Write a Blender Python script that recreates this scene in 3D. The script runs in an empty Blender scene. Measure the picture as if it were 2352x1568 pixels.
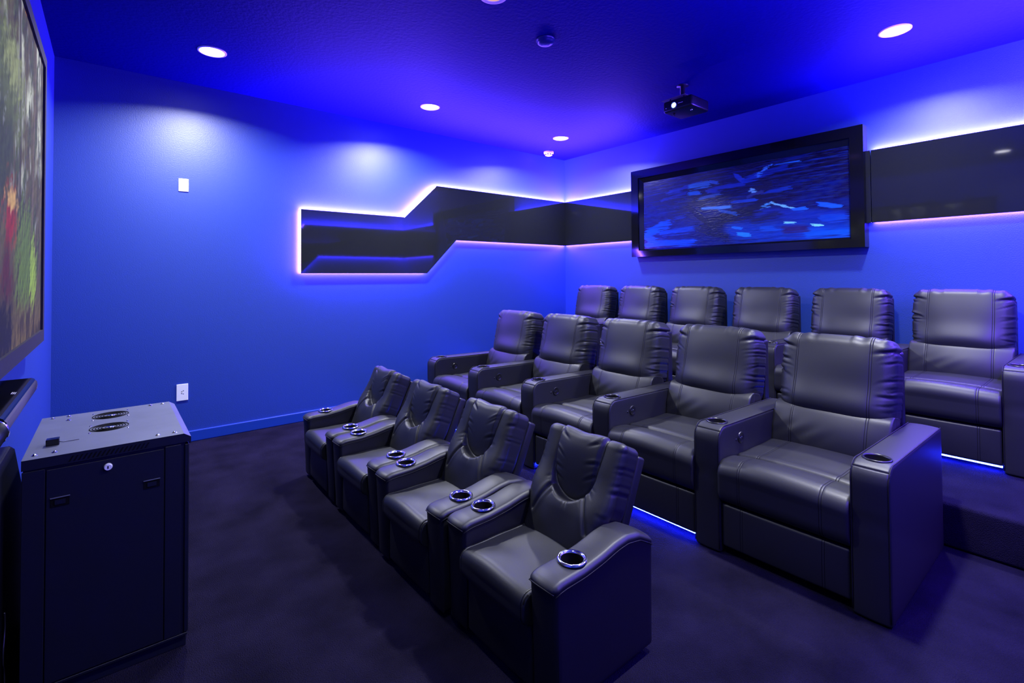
import bpy, bmesh, math, random
import numpy as np
from mathutils import Vector, Matrix

rng = random.Random(7)
scene = bpy.context.scene
COL = scene.collection
R = math.radians

# ------------------------------------------------------------------ camera
cam_d = bpy.data.cameras.new('camera')
cam = bpy.data.objects.new('camera', cam_d)
COL.objects.link(cam)
cam_d.sensor_fit = 'HORIZONTAL'
cam_d.sensor_width = 36.0
cam_d.lens = 1130.715 / 2352 * 36.0
cam_d.shift_x = 0.0
cam_d.shift_y = (615.216 - 784.0) / 2352.0
cam_d.clip_start = 0.02
cr = Vector((0.77509, -0.63181, -0.00671))
cu = Vector((-0.00690, -0.01909, 0.99979))
cf = Vector((0.63181, 0.77489, 0.01916))
m3 = Matrix((cr, cu, -cf)).transposed()
cam.matrix_world = Matrix.Translation((0, 0, 1.2326)) @ m3.to_4x4()
scene.camera = cam

# ------------------------------------------------------------------ world and exposure
world = bpy.data.worlds.new('world')
scene.world = world
world.use_nodes = True
world.node_tree.nodes['Background'].inputs[0].default_value = (0.0, 0.0, 0.0, 1)
world.node_tree.nodes['Background'].inputs[1].default_value = 0.0
scene.view_settings.view_transform = 'Standard'
scene.view_settings.look = 'None'
scene.view_settings.exposure = -0.2
scene.view_settings.gamma = 1.0
scene.view_settings.use_curve_mapping = False
try:
    scene.cycles.use_denoising = True
    scene.cycles.max_bounces = 8
    scene.cycles.diffuse_bounces = 4
    scene.cycles.glossy_bounces = 4
    scene.cycles.sample_clamp_indirect = 4.0
    scene.cycles.caustics_reflective = False
    scene.cycles.caustics_refractive = False
except Exception:
    pass

# light levels (all tuned here)
DOWN_W = 66.0            # watts of each lit downlight
DOWN_COL = (0.90, 0.92, 1.0)
LED_TOP = 2300.0           # radiance of the strips along the upper panel edges
LED_SIDE = 500.0
LED_LOW = 330.0
LED_COL = (0.145, 0.055, 1.0)
SEAT_LED = 320.0
SEAT_LED_COL = (0.010, 0.022, 1.0)
SCREEN_E = 0.85
DOWNLIGHTS = [(0.51, 3.75), (2.171, 3.789), (3.776, 3.778), (3.741, 0.834), (2.17, 0.85), (0.51, 0.85)]
CEIL = 2.74

# ------------------------------------------------------------------ materials
def new_mat(name):
    m = bpy.data.materials.new(name)
    m.use_nodes = True
    nt = m.node_tree
    return m, nt, nt.nodes['Principled BSDF']

def pbr(name, col, rough=0.5, metal=0.0, spec=0.5, bump=0.0, bscale=100.0, var=0.0, vscale=5.0, bdist=0.002, detail=4.0, coat=0.0):
    m, nt, b = new_mat(name)
    b.inputs['Base Color'].default_value = (*col, 1)
    b.inputs['Roughness'].default_value = rough
    b.inputs['Metallic'].default_value = metal
    b.inputs['Specular IOR Level'].default_value = spec
    b.inputs['Coat Weight'].default_value = coat
    tc = nt.nodes.new('ShaderNodeTexCoord')
    if bump:
        n = nt.nodes.new('ShaderNodeTexNoise')
        n.inputs['Scale'].default_value = bscale
        n.inputs['Detail'].default_value = detail
        nt.links.new(tc.outputs['Object'], n.inputs['Vector'])
        bp = nt.nodes.new('ShaderNodeBump')
        bp.inputs['Strength'].default_value = bump
        bp.inputs['Distance'].default_value = bdist
        nt.links.new(n.outputs['Fac'], bp.inputs['Height'])
        nt.links.new(bp.outputs['Normal'], b.inputs['Normal'])
    if var:
        n2 = nt.nodes.new('ShaderNodeTexNoise')
        n2.inputs['Scale'].default_value = vscale
        n2.inputs['Detail'].default_value = 5.0
        nt.links.new(tc.outputs['Object'], n2.inputs['Vector'])
        rp = nt.nodes.new('ShaderNodeValToRGB')
        rp.color_ramp.elements[0].position = 0.3
        rp.color_ramp.elements[1].position = 0.7
        rp.color_ramp.elements[0].color = (*[c * (1 - var) for c in col], 1)
        rp.color_ramp.elements[1].color = (*[min(1, c * (1 + var)) for c in col], 1)
        nt.links.new(n2.outputs['Fac'], rp.inputs['Fac'])
        nt.links.new(rp.outputs['Color'], b.inputs['Base Color'])
    return m

def emit(name, col, strength, one_sided=False):
    m = bpy.data.materials.new(name)
    m.use_nodes = True
    nt = m.node_tree
    nt.nodes.clear()
    out = nt.nodes.new('ShaderNodeOutputMaterial')
    e = nt.nodes.new('ShaderNodeEmission')
    e.inputs[0].default_value = (*col, 1)
    e.inputs[1].default_value = strength
    nt.links.new(e.outputs[0], out.inputs[0])
    m.cycles.emission_sampling = 'FRONT' if one_sided else 'AUTO'
    return m

M = {}
M['wall'] = pbr('blue_wall_paint', (0.0050, 0.037, 0.28), rough=0.45, spec=1.0, bump=0.26, bscale=150.0, bdist=0.003, detail=3.0)
M['ceiling'] = pbr('dark_blue_ceiling_paint', (0.0003, 0.0004, 0.10), rough=0.62, spec=0.05, bump=0.6, bscale=42.0, bdist=0.006, detail=5.0)
M['trim'] = pbr('blue_trim_paint', (0.010, 0.045, 0.34), rough=0.3)
M['carpet'] = pbr('dark_violet_carpet', (0.0115, 0.0092, 0.024), rough=1.0, spec=0.05, bump=1.0, bscale=260.0, bdist=0.01, detail=8.0, var=0.42, vscale=4.5)
M['leather'] = pbr('black_leather', (0.0125, 0.013, 0.016), rough=0.47, spec=0.50, bump=0.10, bscale=300.0, bdist=0.002, detail=6.0)
M['leather_shaded'] = pbr('black_leather_shaded', (0.010, 0.010, 0.014), rough=0.46, spec=0.38, bump=0.10, bscale=300.0, bdist=0.002)  # darker copy of the leather, with the shade of sides put into its colour
M['seam'] = pbr('dark_seam', (0.003, 0.003, 0.005), rough=0.7, spec=0.15)
M['stitch'] = pbr('black_stitched_piping', (0.008, 0.008, 0.010), rough=0.6, spec=0.3)
M['void'] = pbr('black_hollow', (0.002, 0.002, 0.002), rough=0.7, spec=0.1)
M['plastic'] = pbr('black_plastic', (0.008, 0.008, 0.010), rough=0.28)
M['chrome'] = pbr('chrome', (0.75, 0.75, 0.78), rough=0.12, metal=1.0)
M['nickel'] = pbr('satin_nickel', (0.8, 0.8, 0.83), rough=0.4, metal=0.2)
M['white'] = pbr('white_plastic', (0.82, 0.82, 0.84), rough=0.35)
M['acrylic'] = pbr('black_gloss_acrylic', (0.013, 0.014, 0.017), rough=0.04, spec=0.5)
M['gloss'] = pbr('black_lacquer', (0.004, 0.004, 0.006), rough=0.08, spec=0.5)
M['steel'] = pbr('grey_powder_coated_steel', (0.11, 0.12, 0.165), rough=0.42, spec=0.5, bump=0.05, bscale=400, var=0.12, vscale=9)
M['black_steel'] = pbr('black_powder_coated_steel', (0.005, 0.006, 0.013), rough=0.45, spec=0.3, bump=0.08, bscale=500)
M['felt'] = pbr('black_velvet_frame', (0.028, 0.024, 0.036), rough=0.85, spec=0.2, bump=0.3, bscale=300)
M['grille'] = pbr('grey_speaker_cloth', (0.055, 0.045, 0.085), rough=0.8, bump=0.4, bscale=500)
M['led_top'] = emit('violet_led_top', LED_COL, LED_TOP, True)
M['led_side'] = emit('violet_led_side', LED_COL, LED_SIDE, True)
M['led_right'] = emit('violet_led_right', LED_COL, 520.0, True)
M['led_low'] = emit('violet_led_low', LED_COL, LED_LOW, True)
M['seat_led'] = emit('blue_seat_led', SEAT_LED_COL, SEAT_LED)
M['dome'] = pbr('blue_painted_dome', (0.005, 0.008, 0.10), rough=0.3)

def attr_mat(name, rough, emission=0.0, bump=0.0, spec=0.5):
    m, nt, b = new_mat(name)
    a = nt.nodes.new('ShaderNodeVertexColor')
    a.layer_name = 'Col'
    if emission:
        nt.links.new(a.outputs['Color'], b.inputs['Emission Color'])
        b.inputs['Emission Strength'].default_value = emission
        b.inputs['Base Color'].default_value = (0.02, 0.02, 0.02, 1)
        b.inputs['Specular IOR Level'].default_value = 0.1
    else:
        nt.links.new(a.outputs['Color'], b.inputs['Base Color'])
        b.inputs['Specular IOR Level'].default_value = spec
    b.inputs['Roughness'].default_value = rough
    if bump:
        tc = nt.nodes.new('ShaderNodeTexCoord')
        mp = nt.nodes.new('ShaderNodeMapping')
        mp.inputs['Scale'].default_value = (1, 14, 46)
        mp.inputs['Rotation'].default_value = (R(-14), 0, 0)
        n = nt.nodes.new('ShaderNodeTexNoise')
        n.inputs['Scale'].default_value = 1.6
        n.inputs['Detail'].default_value = 9.0
        nt.links.new(tc.outputs['Object'], mp.inputs['Vector'])
        nt.links.new(mp.outputs['Vector'], n.inputs['Vector'])
        bp = nt.nodes.new('ShaderNodeBump')
        bp.inputs['Strength'].default_value = bump
        bp.inputs['Distance'].default_value = 0.006
        nt.links.new(n.outputs['Fac'], bp.inputs['Height'])
        nt.links.new(bp.outputs['Normal'], b.inputs['Normal'])
    return m

# ------------------------------------------------------------------ object helpers
def link(name, mesh, mat, parent=None, loc=None, rot=None):
    o = bpy.data.objects.new(name, mesh)
    COL.objects.link(o)
    if mat is not None and len(mesh.materials) == 0:
        mesh.materials.append(mat)
    if parent is not None:
        o.parent = parent
    if loc is not None:
        o.location = loc
    if rot is not None:
        o.rotation_euler = rot
    return o

def make_mesh(name, verts, faces, smooth=True):
    me = bpy.data.meshes.new(name)
    me.from_pydata([tuple(v) for v in verts], [], faces)
    me.update()
    if smooth:
        me.polygons.foreach_set('use_smooth', [True] * len(me.polygons))
    return me

def from_bm(name, bm, smooth=False):
    me = bpy.data.meshes.new(name)
    bmesh.ops.recalc_face_normals(bm, faces=bm.faces)
    bm.to_mesh(me)
    bm.free()
    if smooth:
        me.polygons.foreach_set('use_smooth', [True] * len(me.polygons))
    return me

def tag(o, label=None, cat=None, group=None, kind=None):
    if label: o['label'] = label
    if cat: o['category'] = cat
    if group: o['group'] = group
    if kind: o['kind'] = kind
    return o

def empty(name, loc, rz=0.0):
    o = bpy.data.objects.new(name, None)
    COL.objects.link(o)
    o.location = loc
    o.rotation_euler = (0, 0, rz)
    o.empty_display_size = 0.1
    return o

def copy_tree(o, parent=None):
    c = o.copy()
    COL.objects.link(c)
    if parent is not None:
        c.parent = parent
    for ch in [x for x in COL.objects if x.parent is o]:
        copy_tree(ch, c)
    return c

def bm_box(bm, x0, x1, y0, y1, z0, z1, bevel=0.0, seg=2):
    r = bmesh.ops.create_cube(bm, size=1.0)
    vs = r['verts']
    for v in vs:
        v.co = Vector(((x0 + x1) / 2 + v.co.x * (x1 - x0), (y0 + y1) / 2 + v.co.y * (y1 - y0), (z0 + z1) / 2 + v.co.z * (z1 - z0)))
    if bevel > 0:
        es = list({e for v in vs for e in v.link_edges})
        bmesh.ops.bevel(bm, geom=es, offset=bevel, segments=seg, affect='EDGES', profile=0.5)

def box(name, x0, x1, y0, y1, z0, z1, mat, parent=None, bevel=0.0, seg=2):
    bm = bmesh.new()
    bm_box(bm, x0, x1, y0, y1, z0, z1, bevel, seg)
    me = from_bm(name, bm, smooth=False)
    return link(name, me, mat, parent)

def lathe(profile, n=32, axis='Z', closed=False):
    """profile: list of (r, h)"""
    verts, faces = [], []
    m = len(profile)
    for i in range(n):
        a = 2 * math.pi * i / n
        for r, h in profile:
            verts.append((r * math.cos(a), r * math.sin(a), h))
    for i in range(n):
        j = (i + 1) % n
        for k in range(m - 1 if not closed else m):
            k2 = (k + 1) % m
            faces.append((i * m + k, j * m + k, j * m + k2, i * m + k2))
    if axis == 'Y':       # axis points along -Y
        verts = [(x, -z, y) for x, y, z in verts]
    if axis == 'X':       # axis points along -X
        verts = [(-z, x, y) for x, y, z in verts]
    return verts, faces

def tube(pts, r, n=6, closed=False):
    verts, faces = [], []
    P = [Vector(p) for p in pts]
    m = len(P)
    for i, p in enumerate(P):
        if closed:
            t = (P[(i + 1) % m] - P[i - 1]).normalized()
        else:
            t = (P[min(i + 1, m - 1)] - P[max(i - 1, 0)]).normalized()
        a = Vector((0, 0, 1)) if abs(t.z) < 0.9 else Vector((1, 0, 0))
        u = t.cross(a).normalized()
        w = t.cross(u).normalized()
        for k in range(n):
            an = 2 * math.pi * k / n
            verts.append(tuple(p + u * (r * math.cos(an)) + w * (r * math.sin(an))))
    for i in range(m if closed else m - 1):
        j = (i + 1) % m
        for k in range(n):
            k2 = (k + 1) % n
            faces.append((i * n + k, i * n + k2, j * n + k2, j * n + k))
    if not closed:
        faces.append(tuple(range(n - 1, -1, -1)))
        faces.append(tuple((m - 1) * n + k for k in range(n)))
    return verts, faces

def axis_pts(h, r, n, extra=()):
    zs = [h - r + r * math.tan(t * math.pi / 4 / 4) for t in range(1, 5)]
    inner = list(np.linspace(-(h - r), h - r, n))
    pts = [-z for z in reversed(zs)] + inner + zs
    for e in extra:
        if -(h - r) < e < h - r:
            pts.append(e)
    pts = sorted(pts)
    out = [pts[0]]
    for p in pts[1:]:
        if p - out[-1] > 4e-4:
            out.append(p)
    out[-1] = h
    return np.array(out)

def soft_box(hx, hy, hz, r, nx=8, ny=8, nz=8, ex=(), ey=(), ez=()):
    """Rounded box centred on 0. Returns verts (N,3), approximate normals (N,3), faces."""
    ax, ay, az = axis_pts(hx, r, nx, ex), axis_pts(hy, r, ny, ey), axis_pts(hz, r, nz, ez)
    idx, V, F = {}, [], []
    def vid(i, j, k):
        key = (i, j, k)
        if key not in idx:
            idx[key] = len(V)
            V.append((ax[i], ay[j], az[k]))
        return idx[key]
    X, Y, Z = len(ax) - 1, len(ay) - 1, len(az) - 1
    for j in range(Y):
        for k in range(Z):
            F.append((vid(0, j, k), vid(0, j, k + 1), vid(0, j + 1, k + 1), vid(0, j + 1, k)))
            F.append((vid(X, j, k), vid(X, j + 1, k), vid(X, j + 1, k + 1), vid(X, j, k + 1)))
    for i in range(X):
        for k in range(Z):
            F.append((vid(i, 0, k), vid(i + 1, 0, k), vid(i + 1, 0, k + 1), vid(i, 0, k + 1)))
            F.append((vid(i, Y, k), vid(i, Y, k + 1), vid(i + 1, Y, k + 1), vid(i + 1, Y, k)))
    for i in range(X):
        for j in range(Y):
            F.append((vid(i, j, 0), vid(i, j + 1, 0), vid(i + 1, j + 1, 0), vid(i + 1, j, 0)))
            F.append((vid(i, j, Z), vid(i + 1, j, Z), vid(i + 1, j + 1, Z), vid(i, j + 1, Z)))
    V = np.array(V, float)
    H = np.array([hx - r, hy - r, hz - r])
    inner = np.clip(V, -H, H)
    d = V - inner
    L = np.linalg.norm(d, axis=1, keepdims=True)
    L[L < 1e-9] = 1
    Nn = d / L
    V2 = inner + Nn * r
    return V2, Nn, F

def gauss(x, w):
    return np.exp(-(x / w) ** 2)

def smooth01(x):
    x = np.clip(x, 0, 1)
    return x * x * (3 - 2 * x)

def seams(v, centres, gap=0.0045, w=0.0013, depth=0.0006):
    d = np.zeros_like(v)
    for c in centres:
        d -= depth * (gauss(v - c + gap, w) + gauss(v - c - gap, w)) + 0.0003 * gauss(v - c, 0.012)
    return d

def seam_lines(centres, gap=0.0045, w=0.0011):
    o = []
    for c in centres:
        for g in (-gap, gap):
            o += [c + g - 2 * w, c + g - w, c + g, c + g + w, c + g + 2 * w]
        o += [c, c - gap - 0.008, c + gap + 0.008]
    return o

def pleats(yy, zz, hy, hz, amp, seed, reach=0.10, freq=1.0):
    """gathered creases that run in from the side seams of a cushion"""
    rs = np.random.RandomState(seed)
    out = np.zeros_like(yy)
    for side in (-1, 1):
        dist = hy - side * yy
        for k in range(int(13 * freq)):
            zc = rs.uniform(-hz * 0.95, hz * 0.95)
            ln = rs.uniform(0.45, 1.0) * reach
            slope = rs.uniform(-0.70, -0.10) - 0.12 * zc / hz
            w = rs.uniform(0.0030, 0.0065)
            a = amp * rs.uniform(0.5, 1.0)
            line = zz - (zc + slope * dist + 0.006 * np.sin(dist * 40 + k))
            fall = smooth01((ln - dist) / ln) * smooth01((dist + 0.06) / 0.06)
            out -= a * fall * gauss(line, w * (1 + dist / reach))
            out += 0.55 * a * fall * gauss(line - 2.1 * w, w * 1.4)
    return out

# ------------------------------------------------------------------ room shell
X0, X1, Y1, YR = -0.303, 4.54, 4.48, -0.10
FY = -0.10
def slab(name, x0, x1, y0, y1, z0, z1, mat, kind='structure'):
    o = box(name, x0, x1, y0, y1, z0, z1, mat)
    o['kind'] = kind
    return o
slab('floor', X0 - 0.1, X1 + 0.1, FY - 0.1, Y1 + 0.1, -0.1, 0.0, M['carpet'])
slab('ceiling', X0 - 0.1, X1 + 0.1, FY - 0.1, Y1 + 0.1, CEIL, CEIL + 0.1, M['ceiling'])
slab('wall_left', X0, X1, Y1, Y1 + 0.1, 0.0, CEIL, M['wall'])
slab('wall_back', X1, X1 + 0.1, YR - 0.1, Y1 + 0.1, 0.0, CEIL, M['wall'])
slab('wall_front', X0 - 0.1, X0, FY, Y1 + 0.1, 0.0, CEIL, M['wall'])
slab('wall_right', X0, X1, YR - 0.1, YR, 0.0, CEIL, M['wall'])
# raised platform under the last row
v, n, f = soft_box(0.80, (Y1 - YR) / 2, 0.10, 0.018, 4, 30, 3)
v = v + np.array([2.942 + 0.80, (Y1 + YR) / 2, 0.10])
rp = link('riser_platform', make_mesh('riser_platform', v, f), M['carpet'])
rp['kind'] = 'structure'
# baseboards
def baseboard(name, x0, x1, y0, y1):
    bm = bmesh.new()
    bm_box(bm, x0, x1, y0, y1, 0.0, 0.083, 0.006, 2)
    o = link(name, from_bm(name, bm), M['trim'])
    o['kind'] = 'structure'
baseboard('baseboard_left', X0, 2.93, Y1 - 0.018, Y1)
baseboard('baseboard_front', X0, X0 + 0.013, FY, Y1 - 0.014)
baseboard('baseboard_right', X0 + 0.014, 2.93, YR, YR + 0.013)

# ------------------------------------------------------------------ wall panels with led strips
def panel(label, poly, plane, at, inward, edges, group=None):
    """poly: list of (s, z) in the wall plane. plane 'Y' -> s is x, 'X' -> s is y. at: wall coordinate; inward: +-1 direction into the room"""
    gap, th = 0.042, 0.006
    def P(s, z, d):
        return (s, at + inward * d, z) if plane == 'Y' else (at + inward * d, s, z)
    base = empty('wall_panel', P(sum(p[0] for p in poly) / len(poly), sum(p[1] for p in poly) / len(poly), gap))
    off = Vector(base.location)
    bm = bmesh.new()
    a = [bm.verts.new(Vector(P(s, z, gap)) - off) for s, z in poly]
    b = [bm.verts.new(Vector(P(s, z, gap + th)) - off) for s, z in poly]
    bm.faces.new(a); bm.faces.new(b)
    n = len(poly)
    for i in range(n):
        j = (i + 1) % n
        bm.faces.new((a[i], a[j], b[j], b[i]))
    link('panel_sheet', from_bm('panel_sheet', bm), M['acrylic'], base)
    cx = sum(p[0] for p in poly) / n
    area = sum(poly[i][0] * poly[(i + 1) % n][1] - poly[(i + 1) % n][0] * poly[i][1] for i in range(n))
    sgn = 1 if area > 0 else -1
    for i, kind in edges:
        s0, z0 = poly[i]; s1, z1 = poly[(i + 1) % n]
        L = math.hypot(s1 - s0, z1 - z0)
        nx, nz = sgn * (z1 - z0) / L, -sgn * (s1 - s0) / L     # outward
        ins = 0.004
        q = [P(s0 - nx * ins, z0 - nz * ins, 0.004), P(s1 - nx * ins, z1 - nz * ins, 0.004),
             P(s1 - nx * ins, z1 - nz * ins, gap - 0.006), P(s0 - nx * ins, z0 - nz * ins, gap - 0.006)]
        q = [Vector(k) - off for k in q]
        nrm = (q[1] - q[0]).cross(q[3] - q[0])
        out = Vector((nx, 0, nz)) if plane == 'Y' else Vector((0, nx, nz))
        if nrm.dot(out) < 0:
            q = q[::-1]
        # thin backing behind the emitting face keeps the light one-sided
        bq = [k - out * 0.0015 for k in q]
        me = make_mesh('led_strip', q + bq, [(0, 1, 2, 3), (7, 6, 5, 4), (0, 4, 5, 1), (1, 5, 6, 2), (2, 6, 7, 3), (3, 7, 4, 0)], False)
        me.materials.append(M['led_' + kind]); me.materials.append(M['void'])
        for k, pl in enumerate(me.polygons):
            pl.material_index = 0 if k == 0 else 1
        link('led_strip', me, None, base)
    tag(base, label, 'wall panel', group)
    return base

pl = [(1.269, 1.28), (2.50, 1.28), (2.852, 1.632), (4.505, 1.632), (4.505, 2.185), (2.613, 2.185), (2.251, 1.835), (1.269, 1.835)]
panel('black gloss zigzag panel with violet edge light on the left blue wall', pl, 'Y', Y1, -1,
      [(0, 'low'), (1, 'low'), (2, 'low'), (4, 'top'), (5, 'top'), (6, 'top'), (7, 'side')])
panel('short black gloss panel with violet edge light between room corner and framed painting',
      [(4.475, 1.632), (4.475, 2.185), (1.171, 2.185), (1.171, 1.632)], 'X', X1, -1, [])
# strips of the back wall run only where the painting leaves the panel free
bp = [o for o in COL.objects if o.name.startswith('wall_panel')][-1]
def free_strip(parent, y0, y1, z, up, kind):
    off = Vector(parent.location)
    d0, d1 = X1 - 0.004, X1 - 0.036
    zz = z - 0.004 * up
    q = [Vector((d0, y0, zz)), Vector((d0, y1, zz)), Vector((d1, y1, zz)), Vector((d1, y0, zz))]
    q = [k - off for k in q]
    if (q[1] - q[0]).cross(q[3] - q[0]).z * up < 0:
        q = q[::-1]
    bq = [k - Vector((0, 0, 0.0015 * up)) for k in q]
    me = make_mesh('led_strip', q + bq, [(0, 1, 2, 3), (7, 6, 5, 4), (0, 4, 5, 1), (1, 5, 6, 2), (2, 6, 7, 3), (3, 7, 4, 0)], False)
    me.materials.append(M['led_' + kind]); me.materials.append(M['void'])
    for k, p in enumerate(me.polygons):
        p.material_index = 0 if k == 0 else 1
    link('led_strip', me, None, parent)
free_strip(bp, 3.40, 4.475, 2.185, 1, 'top')
free_strip(bp, 3.40, 4.475, 1.632, -1, 'low')
p3 = panel('black gloss panel with violet edge light right of the framed painting',
           [(1.166, 1.632), (1.166, 2.185), (YR + 0.01, 2.185), (YR + 0.01, 1.632)], 'X', X1, -1, [])
free_strip(p3, YR + 0.01, 1.166, 2.185, 1, 'top')
free_strip(p3, YR + 0.01, 1.166, 1.632, -1, 'low')
panel('black gloss zigzag panel on the right wall beside the camera, outside the picture', pl, 'Y', YR, 1,
      [(0, 'low'), (1, 'low'), (2, 'right'), (4, 'top'), (5, 'top'), (6, 'top'), (7, 'side')])

# ------------------------------------------------------------------ ceiling fixtures
def downlight(x, y, label, lit=True):
    t = empty('ceiling_light', (x, y, CEIL))
    v, f = lathe([(0.085, 0.0), (0.085, -0.004), (0.078, -0.007), (0.072, -0.006), (0.070, -0.001), (0.070, 0.0)], 40)
    link('trim_ring', make_mesh('trim_ring', v, f), M['white'], t)
    v, f = lathe([(0.0005, -0.001), (0.070, -0.001)], 32)
    link('lens', make_mesh('lens', v, f, False), emit('lens_glow', (1, 1, 1), 25.0), t)
    la = bpy.data.lights.new('downlight_lamp', 'AREA')
    la.shape = 'DISK'
    la.size = 0.135
    la.energy = DOWN_W * (0.66 if x > 3 else 0.2 if (x < 1 and y < 1) else 1.0)
    la.color = DOWN_COL
    la.spread = R(150)
    lo = bpy.data.objects.new('downlight_lamp', la)
    COL.objects.link(lo)
    lo.parent = t
    lo.location = (0, 0, -0.009)
    tag(t, label, 'ceiling light', 'recessed ceiling downlights')
    return t
downlight(*DOWNLIGHTS[0], 'bright recessed downlight above the upper blank wall plate, nearest the screen')
downlight(*DOWNLIGHTS[1], 'recessed downlight above the zigzag wall panel')
downlight(*DOWNLIGHTS[2], 'recessed downlight in the far corner beside the smoke detector')
downlight(*DOWNLIGHTS[3], 'recessed downlight at top right above the right-hand wall panel')
downlight(*DOWNLIGHTS[4], 'recessed downlight over the near end of the middle row, above the picture')
downlight(*DOWNLIGHTS[5], 'recessed downlight nearest the camera, above the picture')
t = empty('ceiling_light', (1.576, 2.075, CEIL))
v, f = lathe([(0.075, 0.0), (0.075, -0.006), (0.055, -0.010), (0.05, -0.004)], 36)
link('trim_ring', make_mesh('trim_ring', v, f), M['white'], t)
v, f = lathe([(0.0005, -0.005), (0.05, -0.004)], 30)
link('lens', make_mesh('lens', v, f, False), emit('dim_warm_lens', (1.0, 0.55, 0.5), 0.9), t)
tag(t, 'dim pinkish round ceiling fitting cut by the top edge of the picture', 'ceiling light')

v, f = lathe([(0.001, -0.034), (0.022, -0.033), (0.044, -0.028), (0.052, -0.020), (0.056, -0.010), (0.062, -0.006), (0.062, 0.0)], 40)
o = link('ceiling_sensor', make_mesh('ceiling_sensor', v, f), M['dome'], None, (2.130, 2.262, CEIL))
tag(o, 'dark blue round dome sensor in the middle of the ceiling', 'ceiling sensor')

t = empty('smoke_detector', (4.075, 4.285, CEIL))
v, f = lathe([(0.058, 0.0), (0.060, -0.012), (0.057, -0.024), (0.052, -0.028), (0.040, -0.046), (0.024, -0.052), (0.0005, -0.053)], 36)
link('housing', make_mesh('housing', v, f), M['white'], t)
for k in range(10):
    a = 2 * math.pi * k / 10
    me = bpy.data.meshes.new('vent')
    bm = bmesh.new()
    bm_box(bm, -0.005, 0.005, -0.007, 0.007, -0.005, 0.005)
    o = link('vent', from_bm('vent', bm), M['void'], t, (0.0455 * math.cos(a), 0.0455 * math.sin(a), -0.037), (0, R(45), a))
tag(t, 'white round smoke detector on the ceiling by the far corner', 'smoke detector')

# ------------------------------------------------------------------ wall plates
def plate(name, x, z, w, h, label, outlet):
    t = empty(name, (x, Y1, z))
    bm = bmesh.new()
    bm_box(bm, -w / 2, w / 2, -0.007, 0.0, -h / 2, h / 2, 0.002)
    link('cover_plate', from_bm('cover_plate', bm), M['white'], t)
    v, f = lathe([(0.0005, 0.0012), (0.0028, 0.0008), (0.0034, 0.0)], 12, 'Y')
    if outlet:
        for dz in (0.012, -0.012):
            link('screw', make_mesh('screw', v, f), M['chrome'], t, (0.006, -0.007, dz))
            bm = bmesh.new(); bm_box(bm, -0.003, 0.003, -0.001, 0.0005, -0.0022, 0.0022)
            link('slot', from_bm('slot', bm), M['void'], t, (-0.004, -0.007, dz * 0.55))
    else:
        link('screw', make_mesh('screw', v, f), M['white'], t, (0.0, -0.007, 0))
    return tag(t, label, 'wall plate')
plate('wall_plate', 0.426, 1.952, 0.064, 0.098, 'blank white wall plate high on the blue wall', False)
plate('outlet_plate', 0.426, 0.381, 0.074, 0.124, 'white outlet plate low on the blue wall above the steel cabinet', True)

# ------------------------------------------------------------------ framed painting
def canvas_mesh(name, ya, yb, za, zb, nu, nv, rgb):
    """rgb (nv, nu, 3) linear; u from ya to yb, row 0 at zb (top)"""
    us = np.linspace(ya, yb, nu); vs = np.linspace(zb, za, nv)
    U, V = np.meshgrid(us, vs)
    verts = np.stack([np.zeros_like(U), U, V], -1).reshape(-1, 3)
    i = np.arange(nv - 1)[:, None] * nu + np.arange(nu - 1)[None, :]
    F = np.stack([i, i + 1, i + nu + 1, i + nu], -1).reshape(-1, 4)
    me = bpy.data.meshes.new(name)
    me.vertices.add(len(verts)); me.vertices.foreach_set('co', verts.ravel())
    me.loops.add(F.size); me.loops.foreach_set('vertex_index', F.ravel())
    me.polygons.add(len(F))
    me.polygons.foreach_set('loop_start', np.arange(0, F.size, 4))
    me.polygons.foreach_set('loop_total', np.full(len(F), 4))
    me.update(calc_edges=True)
    me.validate()
    a = me.color_attributes.new('Col', 'FLOAT_COLOR', 'POINT')
    c = np.ones((len(verts), 4)); c[:, :3] = rgb.reshape(-1, 3)
    a.data.foreach_set('color', c.ravel())
    return me

def lin(c):
    c = np.array(c, float) / 255.0
    return np.where(c <= 0.04045, c / 12.92, ((c + 0.055) / 1.055) ** 2.4)

def fnoise(U, V, seed, fu, fv, octaves=4):
    rs = np.random.RandomState(seed)
    out = np.zeros_like(U); amp = 1.0; tot = 0
    for o in range(octaves):
        for _ in range(4):
            a = rs.uniform(0, 2 * math.pi); ph = rs.uniform(0, 6.28)
            out += amp * np.sin(U * fu * math.cos(a) * 2 + V * fv * math.sin(a) * 2 + ph + 1.5 * np.sin(V * fv * 0.7 + ph * 2))
        tot += amp * 2.0
        amp *= 0.6; fu *= 1.9; fv *= 1.9
    return out / tot

nu, nv = 520, 210
PY0, PY1, PZ0, PZ1 = 3.215, 1.303, 1.528, 2.248
us = np.linspace(PY0, PY1, nu); vs = np.linspace(PZ1, PZ0, nv)
U, V = np.meshgrid(us, vs)
n1 = fnoise(U, V, 3, 5, 20); n2 = fnoise(U, V, 11, 10, 46); n3 = fnoise(U, V, 23, 24, 90); ns = fnoise(U, V, 31, 5, 190, 3); nk = fnoise(U - V * 0.5, V, 37, 6, 130, 4)
tz = (V - PZ0) / (PZ1 - PZ0); tu = (PY0 - U) / (PY0 - PY1)
img = np.zeros((nv, nu, 3))
dark = lin((20, 14, 62)); deep = lin((8, 34, 140)); night = lin((9, 8, 28))
mixd = np.clip(0.95 - tz * 1.25 + n1 * 0.55, 0, 1)[..., None]
img[:] = dark * (1 - mixd) + deep * mixd
mk = np.clip((tz - 0.55) * 2.2 + n2 * 0.7 - 0.5 * tu, 0, 1)[..., None]
img = img * (1 - mk * 0.6) + night * mk * 0.6
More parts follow.
